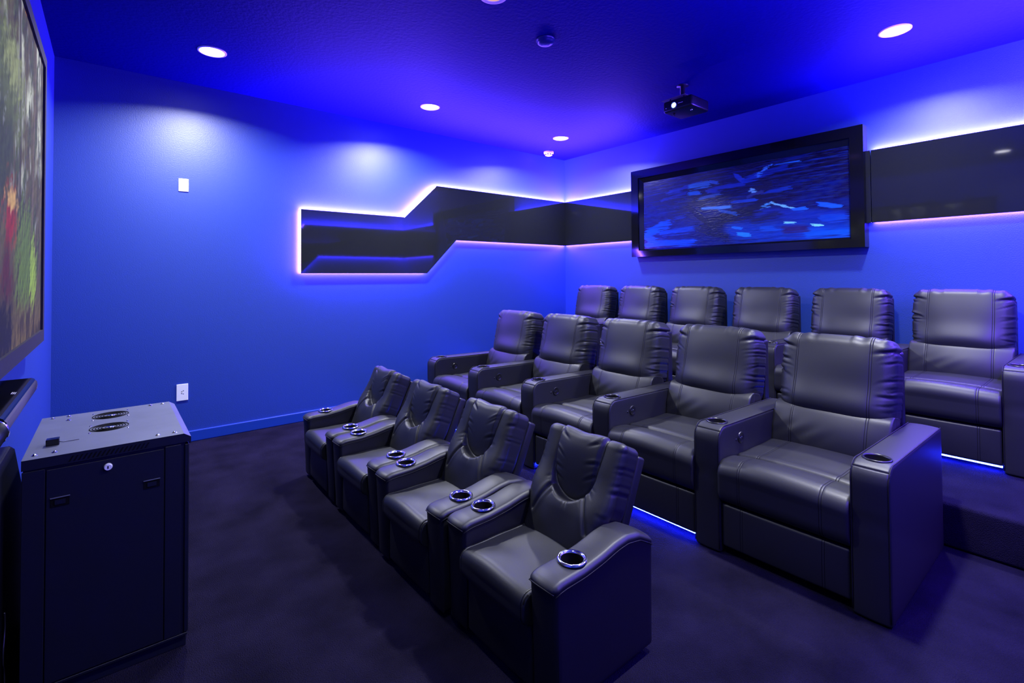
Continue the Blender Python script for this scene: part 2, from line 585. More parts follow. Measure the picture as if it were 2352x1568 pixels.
def stroke(y0, z0, y1, z1, w, col, alpha=1.0, soft=0.35):
    global img
    P = np.stack([U + ns * 0.005 + nk * 0.03, V + n1 * w * 0.2 + nk * w * 0.30 + ns * w * 0.06], -1)
    a = np.array([y0, z0]); b = np.array([y1, z1]); ab = b - a; L2 = max(ab @ ab, 1e-8)
    t = np.clip(((P - a) @ ab) / L2, 0, 1)
    d = np.linalg.norm(P - (a + t[..., None] * ab), axis=-1)
    ww = w * 0.5 * (0.80 + 0.25 * np.sin(np.pi * (0.1 + 0.8 * t)) + 0.25 * nk)
    m = np.clip((ww - d) / (ww * soft + 1e-6) + 0.5, 0, 1) * alpha * np.clip(1.0 + 0.25 * ns + 0.3 * nk, 0.5, 1)
    m = m[..., None]
    img = img * (1 - m) + lin(col) * m
S = stroke
img += np.clip(nk * 0.6 - 0.2 + 0.5 * (tz - 0.4), 0, 0.6)[..., None] * lin((10, 60, 190))
img *= (0.55 - 0.15 * np.clip(-ns * 1.5 + 0.1, 0, 1) * np.clip(1.2 - tu, 0, 1))[..., None]
S(2.237, 1.658, 1.322, 1.572, 0.15, (6, 62, 190), 0.8, 1.2)
S(2.010, 1.798, 1.332, 1.697, 0.08, (14, 44, 160), 0.8, 0.9)
S(1.60, 1.58, 1.33, 1.56, 0.07, (4, 84, 205), 0.8, 0.9)
S(3.186, 1.676, 2.925, 1.776, 0.086, (0, 74, 222))
S(3.20, 1.66, 3.08, 1.62, 0.07, (0, 70, 215))
S(2.989, 1.680, 2.590, 1.721, 0.051, (2, 62, 200))
S(3.187, 1.571, 2.649, 1.577, 0.07, (2, 72, 220))
S(2.92, 1.63, 2.70, 1.64, 0.03, (10, 20, 90))
S(2.920, 2.096, 2.546, 2.149, 0.035, (22, 52, 160), 0.9)
S(3.0, 2.02, 2.72, 2.07, 0.03, (20, 40, 140), 0.8)
S(2.660, 2.113, 2.473, 2.120, 0.063, (46, 130, 214), 0.9)
S(2.474, 2.052, 2.132, 2.085, 0.041, (30, 62, 190), 0.9)
S(2.680, 2.054, 2.566, 2.048, 0.035, (32, 112, 226))
S(2.60, 1.98, 2.36, 2.01, 0.03, (60, 110, 200), 0.7)
S(2.212, 2.163, 2.131, 2.101, 0.036, (44, 76, 200))
S(2.131, 2.101, 1.95, 2.13, 0.045, (16, 60, 190), 0.9)
S(1.99, 2.12, 1.767, 2.165, 0.05, (14, 46, 165), 0.7)
S(2.005, 2.120, 1.897, 2.203, 0.022, (70, 150, 245))
S(1.853, 2.195, 1.656, 2.193, 0.013, (36, 120, 235))
S(2.061, 2.002, 2.040, 2.002, 0.036, (130, 205, 255))
S(2.531, 1.888, 2.267, 1.883, 0.028, (84, 158, 240))
S(2.233, 1.920, 2.024, 1.910, 0.03, (22, 76, 205), 0.9)
S(1.946, 1.947, 1.742, 1.979, 0.045, (14, 56, 180), 0.8)
S(1.979, 1.826, 1.888, 1.869, 0.02, (84, 170, 245))
S(1.888, 1.869, 1.731, 1.805, 0.017, (124, 205, 252))
S(1.710, 1.788, 1.622, 1.793, 0.033, (24, 96, 228))
S(1.516, 1.814, 1.361, 1.777, 0.036, (20, 84, 222))
S(1.789, 1.686, 1.705, 1.676, 0.019, (130, 225, 246))
S(1.578, 1.650, 1.506, 1.636, 0.019, (124, 220, 246))
S(1.776, 1.614, 1.625, 1.621, 0.065, (40, 14, 66), 0.85, 0.8)
S(2.188, 1.622, 2.091, 1.607, 0.034, (34, 144, 250))
S(2.236, 1.683, 2.171, 1.669, 0.022, (24, 116, 242))
S(2.007, 2.002, 1.915, 2.036, 0.05, (26, 22, 44), 0.7, 0.8)
S(2.701, 1.924, 2.479, 1.745, 0.05, (10, 9, 26))
S(2.479, 1.728, 1.994, 1.843, 0.085, (12, 12, 28), 0.9, 0.7)
S(2.60, 1.72, 2.30, 1.60, 0.08, (11, 10, 34), 0.85, 0.7)
S(2.05, 1.72, 1.85, 1.76, 0.06, (16, 18, 50), 0.8, 0.8)
S(2.66, 1.93, 2.60, 2.00, 0.05, (14, 12, 30))
S(2.36, 1.86, 2.20, 1.80, 0.03, (36, 96, 190), 0.8)
S(2.86, 1.80, 2.74, 1.84, 0.03, (12, 40, 150), 0.8)
S(2.45, 2.14, 2.38, 2.12, 0.03, (50, 120, 220), 0.8)
S(1.98, 1.65, 1.86, 1.63, 0.05, (10, 80, 205), 0.8)
S(1.50, 1.70, 1.34, 1.69, 0.05, (8, 60, 180), 0.8)
S(2.10, 1.95, 1.97, 1.98, 0.03, (60, 70, 150), 0.6)
img += (n3 * 0.012)[..., None] * np.array([0.3, 0.5, 1.0])
img = np.clip(img * 1.05, 0.0005, 1)
PX = 4.44
pt = empty('framed_painting', (X1, 2.279, 1.445))
off = Vector(pt.location)
def ring_frame(name, plane_x0, plane_x1, yo0, yo1, zo0, zo1, yi0, yi1, zi0, zi1, mat, parent, off, x_in=None):
    """mitred frame; x_in lets the inner edge sit deeper than the outer one"""
    if x_in is None: x_in = plane_x0
    bm = bmesh.new()
    O = [(yo0, zo0), (yo1, zo0), (yo1, zo1), (yo0, zo1)]
    I = [(yi0, zi0), (yi1, zi0), (yi1, zi1), (yi0, zi1)]
    def vv(x, p): return bm.verts.new(Vector((x, p[0], p[1])) - off)
    of = [vv(plane_x0, p) for p in O]; ob = [vv(plane_x1, p) for p in O]
    inf = [vv(x_in, p) for p in I]; inb = [vv(plane_x1, p) for p in I]
    for k in range(4):
        j = (k + 1) % 4
        bm.faces.new((of[k], of[j], inf[j], inf[k]))
        bm.faces.new((of[k], ob[k], ob[j], of[j]))
        bm.faces.new((inf[k], inf[j], inb[j], inb[k]))
        bm.faces.new((ob[k], inb[k], inb[j], ob[j]))
    return link(name, from_bm(name, bm), mat, parent)
ring_frame('frame', 4.44, X1, 1.200, 3.360, 1.447, 2.385, 1.290, 3.268, 1.512, 2.300, M['gloss'], pt, off)
ring_frame('inner_frame', 4.452, X1, 1.290, 3.268, 1.512, 2.300, 1.303, 3.215, 1.528, 2.248, M['gloss'], pt, off, 4.466)
cm = canvas_mesh('canvas', PY0, PY1, PZ0, PZ1, nu, nv, img)
link('canvas', cm, attr_mat('painted_canvas', 0.22, 0.0, 0.26, 0.8), pt, Vector((4.468, 0, 0)) - off)
tag(pt, 'large abstract painting of blue strokes in a glossy black frame on the back wall', 'painting')

# ------------------------------------------------------------------ projection screen
st = empty('projection_screen', (X0, 2.1, 0.95))
off = Vector(st.location)
SY0, SY1, SZ0, SZ1 = 3.217, 1.00, 0.949, 2.284
ring_frame('frame', -0.243, X0, SY1, SY0, SZ0, SZ1, SY1 + 0.05, SY0 - 0.055, SZ0 + 0.055, SZ1 - 0.05, M['felt'], st, off)
nu, nv = 420, 260
ya, yb, za, zb = SY0 - 0.055, SY1 + 0.05, SZ0 + 0.055, SZ1 - 0.05
us = np.linspace(ya, yb, nu); vs = np.linspace(zb, za, nv)
U, V = np.meshgrid(us, vs)
n1 = fnoise(U, V, 5, 6, 5); n2 = fnoise(U, V, 8, 22, 9); n3 = fnoise(U, V, 14, 50, 40, 3)
img = np.zeros((nv, nu, 3))
base = lin((96, 88, 52))
img[:] = base
def mix(mask, col):
    global img
    m = np.clip(mask, 0, 1)[..., None]
    img = img * (1 - m) + lin(col) * m
mix(n2 * 1.8 + 0.2, (60, 52, 28))
mix((V - 1.75) * 1.6 + n1 * 1.6 - 0.35, (226, 232, 214))
mix(n2 * 2.6 - 0.5 + n3, (74, 84, 44))
def trunk(y, w, col):
    mix(1.3 - np.abs(U - y - 0.04 * np.sin(V * 3 + y * 9)) / w, col)
for y, w, c in ((3.08, 0.022, (92, 78, 56)), (2.98, 0.012, (70, 60, 40)), (2.86, 0.02, (118, 100, 78)), (2.42, 0.03, (66, 58, 36)), (2.02, 0.03, (80, 72, 46)), (1.7, 0.05, (60, 54, 34)), (1.3, 0.04, (90, 80, 58))):
    trunk(y, w, c)
def blob(y, z, ry, rz, col, k=3.0, nz=0.35):
    d = np.sqrt(((U - y) / ry) ** 2 + ((V - z) / rz) ** 2)
    mix((1 - d + nz * n3 + nz * 0.6 * n2) * k, col)
# mossy rounded bank on the left, russet bushes and ferns in front of it, brown ground
blob(2.20, 1.86, 0.42, 0.26, (92, 104, 52), 2.0)
blob(2.30, 1.94, 0.24, 0.12, (146, 156, 96), 1.4)
blob(2.05, 1.62, 0.34, 0.20, (60, 70, 34), 2.0)
blob(2.62, 1.30, 0.34, 0.24, (96, 122, 36), 2.0)
blob(2.86, 1.24, 0.12, 0.17, (150, 182, 60), 2.0)
blob(2.26, 1.44, 0.16, 0.14, (150, 42, 26), 1.8)
blob(2.28, 1.50, 0.15, 0.04, (206, 164, 96), 2.2)
blob(2.20, 1.24, 0.16, 0.14, (84, 36, 22), 1.6)
blob(2.55, 2.262, 0.10, 0.03, (240, 150, 30), 2.4)
mix((1.17 - V) * 9 + n2 * 0.8, (110, 92, 54))
mix((1.12 - V) * 9 + n2 * 2.0 - 0.4, (58, 46, 26))
blob(2.16, 1.06, 0.22, 0.13, (14, 14, 12), 2.0)
img = np.clip(img * (1 + 0.35 * n3[..., None]), 0.001, 1)
cm = canvas_mesh('screen_image', ya, yb, za, zb, nu, nv, img)
link('screen_image', cm, attr_mat('projected_forest', 0.9, SCREEN_E), st, Vector((-0.252, 0, 0)) - off)
tag(st, 'black velvet framed projection screen showing a forest scene', 'projection screen')

# ------------------------------------------------------------------ sound bar
sb = empty('sound_bar', (X0, 1.9, 0.86))
off = Vector(sb.location)
def sweep_xz(prof, y0, y1, off, ny=2, caps=True):
    ys = np.linspace(y0, y1, ny)
    n = len(prof)
    V = [tuple(Vector((x, y, z)) - off) for y in ys for x, z in prof]
    F = []
    for i in range(ny - 1):
        for k in range(n):
            k2 = (k + 1) % n
            F.append((i * n + k, i * n + k2, (i + 1) * n + k2, (i + 1) * n + k))
    if caps:
        F.append(tuple(range(n))); F.append(tuple((ny - 1) * n + k for k in range(n - 1, -1, -1)))
    return V, F
prof = [(-0.296, 0.862), (-0.296, 0.898), (-0.285, 0.903), (-0.205, 0.903), (-0.198, 0.899), (-0.196, 0.893), (-0.196, 0.862), (-0.205, 0.856)]
V_, F_ = sweep_xz(prof, 1.70, 2.33, off)
link('deck', make_mesh('deck', V_, F_, False), M['gloss'], sb)
gp = [(-0.197, 0.858), (-0.1925, 0.864), (-0.1905, 0.876), (-0.1925, 0.890), (-0.197, 0.895), (-0.205, 0.893), (-0.205, 0.86)]
V_, F_ = sweep_xz(gp, 1.70, 2.335, off)
link('grille', make_mesh('grille', V_, F_, True), M['grille'], sb)
pts = [(-0.296 + 0.0, 1.70, 0.900)] + [(-0.24 + 0.05 * math.sin(a), 1.70, 0.868 + 0.037 * math.cos(a)) for a in np.linspace(-0.6, 2.3, 14)]
V_, F_ = tube([tuple(Vector(p) - off) for p in pts], 0.004, 8)
link('trim_band', make_mesh('trim_band', V_, F_), M['chrome'], sb)
ep = [(-0.24 + 0.052 * math.sin(a), 0.868 + 0.037 * math.cos(a)) for a in np.linspace(0, 2 * math.pi, 25)[:-1]]
V_, F_ = sweep_xz(ep, 1.25, 1.70, off)
link('end_section', make_mesh('end_section', V_, F_), M['plastic'], sb)
for k in range(3):
    bm = bmesh.new()
    bm_box(bm, -0.215 - k * 0.004, -0.2135 - k * 0.004, 2.03 + k * 0.004, 2.06 + k * 0.004, 0.9030, 0.9036)
    o = link('indicator_mark', from_bm('indicator_mark', bm), M['white'], sb, -off)
bm = bmesh.new(); bm_box(bm, X0, -0.29, 1.6, 2.1, 0.84, 0.92)
link('wall_bracket', from_bm('wall_bracket', bm), M['black_steel'], sb, -off)
tag(sb, 'long black sound bar with glossy top under the projection screen', 'sound bar')

# black leaning board in the gap between wall and steel cabinet
poly = [(1.35, 0.0), (1.35, 0.72), (2.19, 0.718), (2.275, 0.690), (2.95, 0.055), (2.95, 0.0)]
bm = bmesh.new()
a = [bm.verts.new((-0.285, y, z)) for y, z in poly]; b = [bm.verts.new((-0.238, y, z)) for y, z in poly]
bm.faces.new(a); bm.faces.new(b)
for i in range(len(poly)):
    j = (i + 1) % len(poly); bm.faces.new((a[i], a[j], b[j], b[i]))
bmesh.ops.bevel(bm, geom=list(bm.edges), offset=0.004, segments=2, affect='EDGES')
o = link('slanted_speaker', from_bm('slanted_speaker', bm), M['black_steel'])
tag(o, 'black slant-sided cabinet against the wall behind the steel cabinet', 'speaker')
cp = [(-0.225, 1.99 + 0.015 * math.sin(k * 0.9), 0.30 - k * 0.022) for k in range(13)] + [(-0.22, 1.97, 0.006), (-0.21, 1.90, 0.004), (-0.21, 1.80, 0.004)]
V_, F_ = tube(cp, 0.0022, 6)
tag(link('power_cord', make_mesh('power_cord', V_, F_), M['plastic']), 'thin dark cord hanging beside the slant-sided black cabinet', 'cord')

# ------------------------------------------------------------------ steel equipment cabinet
rx0, rx1, ry0, ry1, rz1 = -0.196, 0.214, 2.0, 2.565, 0.713
rk = empty('equipment_cabinet', ((rx0 + rx1) / 2, (ry0 + ry1) / 2, 0.0))
off = Vector(rk.location)
def rpart(name, x0, x1, y0, y1, z0, z1, mat, bevel=0.0, parent=rk):
    bm = bmesh.new(); bm_box(bm, x0 - off.x, x1 - off.x, y0 - off.y, y1 - off.y, z0, z1, bevel, 1)
    return link(name, from_bm(name, bm), mat, parent)
rpart('body', rx0 + 0.003, rx1 - 0.012, ry0 + 0.006, ry1 - 0.004, 0.046, 0.684, M['black_steel'], 0.002)
rpart('base_plinth', rx0 + 0.004, rx1 - 0.008, ry0 + 0.010, ry1 - 0.010, 0.0, 0.038, M['black_steel'], 0.002)
rpart('base_rail', rx0 + 0.001, rx1 - 0.006, ry0 + 0.001, ry1 - 0.001, 0.038, 0.046, M['black_steel'], 0.001)
rpart('side_panel', -0.143, 0.141, ry0 + 0.001, ry0 + 0.008, 0.050, 0.673, M['black_steel'], 0.001)
rpart('corner_post', 0.144, 0.188, ry0 + 0.001, ry0 + 0.008, 0.048, 0.678, M['black_steel'], 0.001)
rpart('corner_post', rx0 + 0.001, -0.146, ry0 + 0.001, ry0 + 0.008, 0.048, 0.678, M['black_steel'], 0.001)
rpart('front_door', rx1 - 0.016, rx1 - 0.003, ry0 + 0.002, ry1 - 0.002, 0.048, 0.676, M['black_steel'], 0.002)
# lid with a bevelled front edge
prof = [(rx0, 0.683), (rx0, rz1), (0.196, rz1), (0.216, 0.700), (0.216, 0.678), (rx1 - 0.003, 0.678), (rx1 - 0.003, 0.684)]
n = len(prof)
Vv = [(x - off.x, y - off.y, z) for y in (ry0 - 0.001, ry1) for x, z in prof]
Ff = [(k, (k + 1) % n, n + (k + 1) % n, n + k) for k in range(n)] + [tuple(range(n)), tuple(range(2 * n - 1, n - 1, -1))]
me = make_mesh('lid', Vv, Ff, False)
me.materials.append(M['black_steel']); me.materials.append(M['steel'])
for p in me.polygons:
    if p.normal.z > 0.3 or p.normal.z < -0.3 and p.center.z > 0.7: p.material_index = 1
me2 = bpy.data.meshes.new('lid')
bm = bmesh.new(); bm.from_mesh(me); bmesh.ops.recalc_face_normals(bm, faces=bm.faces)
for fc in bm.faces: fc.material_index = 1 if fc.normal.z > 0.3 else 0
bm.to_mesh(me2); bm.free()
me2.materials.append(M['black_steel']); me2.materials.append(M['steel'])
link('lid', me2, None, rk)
bm = bmesh.new()
for k in range(18):
    x = -0.095 + k * 0.0108
    vs4 = [(x, 0.688), (x + 0.0045, 0.688), (x + 0.0135, 0.704), (x + 0.009, 0.704)]
    a = [bm.verts.new((p[0] - off.x, ry0 - 0.0016 - off.y, p[1])) for p in vs4]
    b = [bm.verts.new((p[0] - off.x, ry0 - 0.0004 - off.y, p[1])) for p in vs4]
    bm.faces.new(a); bm.faces.new(b)
    for i in range(4): bm.faces.new((a[i], a[(i + 1) % 4], b[(i + 1) % 4], b[i]))
o = link('vent_slots', from_bm('vent_slots', bm), M['void'], rk); o['kind'] = 'stuff'
for (cx, cy) in ((0.004, 2.455), (0.0, 2.262)):
    bm = bmesh.new()
    g = None
    Vs, Fs = [], []
    for ri in (0.054, 0.046, 0.038, 0.030, 0.022):
        ring = [(ri * math.cos(a), ri * math.sin(a), 0.0008) for a in np.linspace(0, 2 * math.pi, 33)[:-1]]
        # four spokes interrupt each ring
        v_, f_ = tube(ring, 0.0014, 5, True)
        b0 = len(Vs)
        Vs += v_; Fs += [tuple(i + b0 for i in q) for q in f_]
    fg = link('fan_grille', make_mesh('fan_grille', Vs, Fs), M['void'], rk, (cx - off.x, cy - off.y, rz1))
    v_, f_ = lathe([(0.0003, 0.002), (0.012, 0.0018), (0.0135, 0.0)], 20)
    link('fan_hub', make_mesh('fan_hub', v_, f_), M['chrome'], fg, (0, 0, 0))
    for sx in (-1, 1):
        for sy in (-1, 1):
            v_, f_ = lathe([(0.0003, 0.003), (0.0024, 0.0026), (0.0034, 0.001), (0.0036, 0.0)], 12)
            link('screw', make_mesh('screw', v_, f_), M['chrome'], fg, (sx * 0.052, sy * 0.052, 0))
for x, y in ((-0.165, 2.535), (-0.120, 2.538), (-0.118, 2.47), (0.130, 2.535), (0.172, 2.535), (0.126, 2.035), (0.172, 2.035), (-0.172, 2.04), (-0.128, 2.04)):
    v_, f_ = lathe([(0.0003, 0.005), (0.003, 0.0046), (0.0046, 0.003), (0.005, 0.0008), (0.0075, 0.0006), (0.0078, 0.0)], 14)
    link('screw', make_mesh('screw', v_, f_), M['chrome'], rk, (x - off.x, y - off.y, rz1))
v_, f_ = lathe([(0.0003, 0.007), (0.0088, 0.007), (0.0102, 0.0055), (0.0112, 0.0)], 28, 'Y')
lock = link('lock', make_mesh('lock', v_, f_, False), M['nickel'], rk, (-0.002 - off.x, ry0 + 0.001 - off.y, 0.650))
bm = bmesh.new(); bm_box(bm, -0.0014, 0.0014, -0.0078, -0.0060, -0.0040, 0.0040)
link('keyhole', from_bm('keyhole', bm), M['void'], lock)
for x, z in ((-0.112, 0.575), (0.109, 0.568)):
    bm = bmesh.new(); bm_box(bm, -0.021, 0.021, -0.0006, 0.0006, -0.013, 0.013)
    la = link('latch', from_bm('latch', bm), M['void'], rk, (x - off.x, ry0 - off.y, z))
    bm = bmesh.new(); bm_box(bm, -0.022, 0.022, -0.003, 0.0, 0.0125, 0.0145)
    link('latch_lip', from_bm('latch_lip', bm), M['steel'], la)
    bm = bmesh.new(); bm_box(bm, -0.012, 0.012, -0.002, 0.0, -0.007, 0.006)
    link('latch_tab', from_bm('latch_tab', bm), M['black_steel'], la)
tag(rk, 'dark steel equipment cabinet with two fan grilles on its grey top, standing on the carpet', 'cabinet')
bx = empty('sensor_box', (-0.138, 2.135, rz1))
bm = bmesh.new(); bm_box(bm, -0.016, 0.016, -0.014, 0.014, 0, 0.020, 0.002, 2)
link('housing', from_bm('housing', bm), M['gloss'], bx)
V_, F_ = tube([(0.016, 0.004, 0.006), (0.024, 0.006, 0.003), (0.04, 0.012, 0.0016), (0.062, 0.014, 0.0016)], 0.0010, 6)
link('cord', make_mesh('cord', V_, F_), M['plastic'], bx)
tag(bx, 'small glossy black box with a short wire on top of the steel cabinet', 'sensor')

# ------------------------------------------------------------------ projector
pj = empty('projector', (3.626, 2.14, CEIL))
off = Vector(pj.location)
bm = bmesh.new(); bm_box(bm, 3.37 - off.x, 3.62 - off.x, 1.985 - off.y, 2.235 - off.y, 2.515 - off.z, 2.605 - off.z, 0.018, 4)
link('housing', from_bm('housing', bm, True), M['plastic'], pj)
v_, f_ = lathe([(0.026, -0.004), (0.026, 0.008), (0.022, 0.010), (0.019, 0.004)], 28, 'X')
ln = link('lens_ring', make_mesh('lens_ring', v_, f_), M['chrome'], pj, (3.370 - off.x, 2.135 - off.y, 2.555 - off.z))
v_, f_ = lathe([(0.0005, 0.007), (0.010, 0.006), (0.018, 0.003)], 24, 'X')
link('lens', make_mesh('lens', v_, f_), emit('projector_beam_lens', (0.35, 0.75, 1.0), 9.0), ln)
v_, f_ = lathe([(0.0003, 0.003), (0.004, 0.002), (0.005, 0.0)], 10, 'X')
link('focus_sensor', make_mesh('focus_sensor', v_, f_), M['chrome'], pj, (3.370 - off.x, 2.205 - off.y, 2.548 - off.z))
bm = bmesh.new(); bm_box(bm, 3.367 - off.x, 3.371 - off.x, 2.06 - off.y, 2.10 - off.y, 2.560 - off.z, 2.563 - off.z)
link('badge_strip', from_bm('badge_strip', bm), M['white'], pj)
for y in (2.03, 2.18):
    v_, f_ = lathe([(0.0003, 0), (0.008, 0), (0.008, 0.012), (0.0003, 0.012)], 14)
    link('foot', make_mesh('foot', v_, f_), M['chrome'] if y < 2.1 else M['plastic'], pj, (3.44 - off.x, y - off.y, 2.503 - off.z))
bm = bmesh.new(); bm_box(bm, 3.40 - off.x, 3.56 - off.x, 2.06 - off.y, 2.27 - off.y, 2.628 - off.z, 2.633 - off.z, 0.001, 1)
link('mount_plate', from_bm('mount_plate', bm), M['steel'], pj)
for x, y in ((3.42, 2.08), (3.54, 2.08), (3.42, 2.2), (3.54, 2.2)):
    v_, f_ = lathe([(0.0003, 0), (0.005, 0), (0.005, 0.03), (0.0003, 0.03)], 10)
    link('mount_arm', make_mesh('mount_arm', v_, f_), M['black_steel'], pj, (x - off.x, y - off.y, 2.601 - off.z))
v_, f_ = lathe([(0.0003, -0.110), (0.018, -0.110), (0.018, -0.006), (0.045, -0.006), (0.045, 0.0)], 20)
link('ceiling_mount', make_mesh('ceiling_mount', v_, f_), M['black_steel'], pj, (3.50 - off.x, 2.14 - off.y, 0))
tag(pj, 'black projector with glowing blue-white lens hanging from the ceiling', 'projector')

# ------------------------------------------------------------------ recliner building blocks
def cut_hole(me, cx, cy, ztop, r, depth):
    """boolean a round well into a mesh (cup holder)"""
    o = bpy.data.objects.new('tmp', me); COL.objects.link(o)
    v, f = lathe([(r, ztop - depth), (r, ztop + 0.05)], 32)
    n = 32
    f = list(f) + [tuple(2 * i for i in range(n))[::-1], tuple(2 * i + 1 for i in range(n))]
    v = [(x + cx, y + cy, z) for x, y, z in v]
    cme = make_mesh('cutter', v, f, False)
    bm = bmesh.new(); bm.from_mesh(cme); bmesh.ops.recalc_face_normals(bm, faces=bm.faces); bm.to_mesh(cme); bm.free()
    c = bpy.data.objects.new('tmpc', cme); COL.objects.link(c)
    md = o.modifiers.new('b', 'BOOLEAN'); md.operation = 'DIFFERENCE'; md.object = c; md.solver = 'EXACT'
    dg = bpy.context.evaluated_depsgraph_get()
    out = bpy.data.meshes.new_from_object(o.evaluated_get(dg))
    bpy.data.objects.remove(o); bpy.data.objects.remove(c)
    return out

def ridge(pts, r=0.0016, n=6):
    return tube(pts, r, n)

# ---- adult recliner; local x = 0 at the arm front, +x to the back, y = 0 seat centre, z = 0 floor
AD, AH, AW = 0.808, 0.553, 0.061      # arm depth, height, half width
def adult_arm_mesh():
    hx, hz = AD / 2, (AH - 0.003) / 2
    v, n, f = soft_box(hx, AW, hz, 0.012, 26, 6, 20)
    v = v + np.array([hx, 0, hz + 0.003])
    x, y, z = v[:, 0].copy(), v[:, 1], v[:, 2].copy()
    # big radius at the front top
    Rr = 0.060
    u = np.clip((Rr - x) / Rr, 0, None); w = np.clip((z - (AH - Rr)) / Rr, 0, None)
    m = (u > 0) & (w > 0)
    mm = np.maximum(u, w); L = np.hypot(u, w); L[L == 0] = 1
    s = np.where(m, mm / L, 1.0)
    x = np.where(m, Rr - u * s * Rr, x); z = np.where(m, AH - Rr + w * s * Rr, z)
    # slight fall to the back, soft crown across
    z = np.where(z > 0.3, z - 0.014 * np.clip(x / AD, 0, 1) * (z - 0.3) / (AH - 0.3), z)
    crown = 0.006 * (1 - (y / AW) ** 2)
    z = np.where(z > AH - 0.05, z + crown * smooth01((x - 0.02) / 0.05) * 0.7, z)
    x = np.where(x < 0.02, x - crown * 0.8, x)
    x = np.where(x < 0.01, x + 0.004 * gauss(z - 0.348, 0.0025), x)
    v = np.stack([x, y, z], 1)
    return make_mesh('armrest', v, f)
def adult_arm_edge(side):
    pts = []
    y = side * (AW - 0.0035)
    for z in np.linspace(0.02, AH - 0.06, 10): pts.append((-0.0005, y, z))
    for a in np.linspace(0, math.pi / 2, 8)[1:]:
        pts.append((0.06 - 0.0605 * math.cos(a), y, AH - 0.06 + 0.0605 * math.sin(a)))
    for x in np.linspace(0.10, AD - 0.006, 10):
        pts.append((x, y, AH + 0.0005 - 0.014 * x / AD))
    return pts
ARM_MESH = cut_hole(adult_arm_mesh(), 0.098, 0.0, AH, 0.040, 0.075)
ARM_MESH.materials.clear(); ARM_MESH.materials.append(M['leather_shaded'])
ARM_MESH.polygons.foreach_set('use_smooth', [True] * len(ARM_MESH.polygons))
# soft shading on flat-ish faces, every face takes the plain leather
ARM_MESH.materials.append(M['leather'])
for p in ARM_MESH.polygons:
    p.material_index = 1
try: ARM_MESH.set_sharp_from_angle(angle=R(50))
except Exception: pass
PIPE = {}
for s in (-1, 1):
    v_, f_ = ridge(adult_arm_edge(s), 0.0022)
    PIPE[s] = make_mesh('piping', v_, f_)
v_, f_ = lathe([(0.0475, 0.0), (0.0470, 0.0035), (0.0440, 0.0052), (0.0405, 0.004), (0.0385, 0.0), (0.0380, -0.070), (0.0003, -0.070)], 40)
CUP = make_mesh('cup_holder', v_, f_)
CUP.materials.append(M['plastic']); CUP.materials.append(M['void'])
for p in CUP.polygons:
    p.material_index = 1 if p.center.z < -0.004 else 0
v_, f_ = lathe([(0.0003, 0.0025), (0.020, 0.0022), (0.0225, 0.0045), (0.0245, 0.0050), (0.0262, 0.003), (0.0270, 0.0)], 32, 'Y')
POD = make_mesh('control_panel', v_, f_)
v_, f_ = lathe([(0.0003, 0.0052), (0.0018, 0.0046), (0.0024, 0.002)], 10, 'Y')
BTN = make_mesh('power_button', v_, f_)
v_, f_ = lathe([(0.0003, 0.003), (0.005, 0.0026), (0.0066, 0.0)], 16, 'Y')
PORT = make_mesh('charging_port', v_, f_)

YS = 0.157
def cushion(name, hx, hy, hz, r, centre, disp, rot=0.0, nx=10, ny=40, nz=24, ey=(), ex=(), ez=(), mat='leather', square=False, clipy=0.2488):
    cy = hy
    if square: hy = hy + 0.8 * r
    v, n, f = soft_box(hx, hy, hz, r, nx, ny, nz, ex, ey, ez)
    if square: v[:, 1] = np.clip(v[:, 1], -cy, cy)
    d = disp(v[:, 0], v[:, 1], v[:, 2], n)
    if isinstance(d, tuple):
        v2 = v + n * d[0][:, None] + d[1]
    else:
        v2 = v + n * d[:, None]
    if clipy: v2[:, 1] = np.clip(v2[:, 1], -clipy, clipy)
    if rot:
        c, s = math.cos(rot), math.sin(rot)
        x = v2[:, 0] * c + v2[:, 2] * s; z = -v2[:, 0] * s + v2[:, 2] * c
        v2 = np.stack([x, v2[:, 1], z], 1)
    v2 = v2 + np.array(centre)
    me = make_mesh(name, v2, f)
    me.materials.append(M[mat])
    if len(ey):
        me.materials.append(M['seam'])
        for p in me.polygons:
            if abs(abs(abs(p.center.y) - YS) - 0.0045) < 0.0010: p.material_index = 1
    return me

# seat cushion with a front roll
def seat_disp(x, y, z, n):
    xf = x + 0.29
    top = np.clip(n[:, 2], 0, 1); front = np.clip(-n[:, 0], 0, 1)
    d = 0.016 * (1 - (y / 0.249) ** 2) * top
    d += 0.014 * (top + front) * np.clip(1 - ((xf - 0.05) / 0.11) ** 2, 0, 1)
    d += -0.016 * gauss(xf - 0.165, 0.010) * top + 0.004 * gauss(xf - 0.20, 0.02) * top
    d += seams(y, (-YS, YS)) * (top + front)
    d += 0.0016 * np.sin(y * 17 + xf * 9) * np.sin(xf * 23 + 1) * top
    return d
SEAT = cushion('seat', 0.29, 0.248, 0.085, 0.055, (0.282, 0, 0.315), seat_disp, nx=30, ny=30, nz=8,
               ey=seam_lines((-YS, YS)), ex=[-0.29 + 0.165 + k * 0.004 for k in range(-4, 5)], square=True)
def foot_disp(x, y, z, n):
    front = np.clip(-n[:, 0], 0, 1)
    d = seams(y, (-YS, YS)) * front + 0.008 * front * (1 - (z / 0.1) ** 2) * (1 - (y / 0.25) ** 2)
    return d
FOOT = cushion('footrest', 0.028, 0.247, 0.094, 0.012, (0.036, 0, 0.130), foot_disp, nx=4, ny=24, nz=10, ey=seam_lines((-YS, YS)))
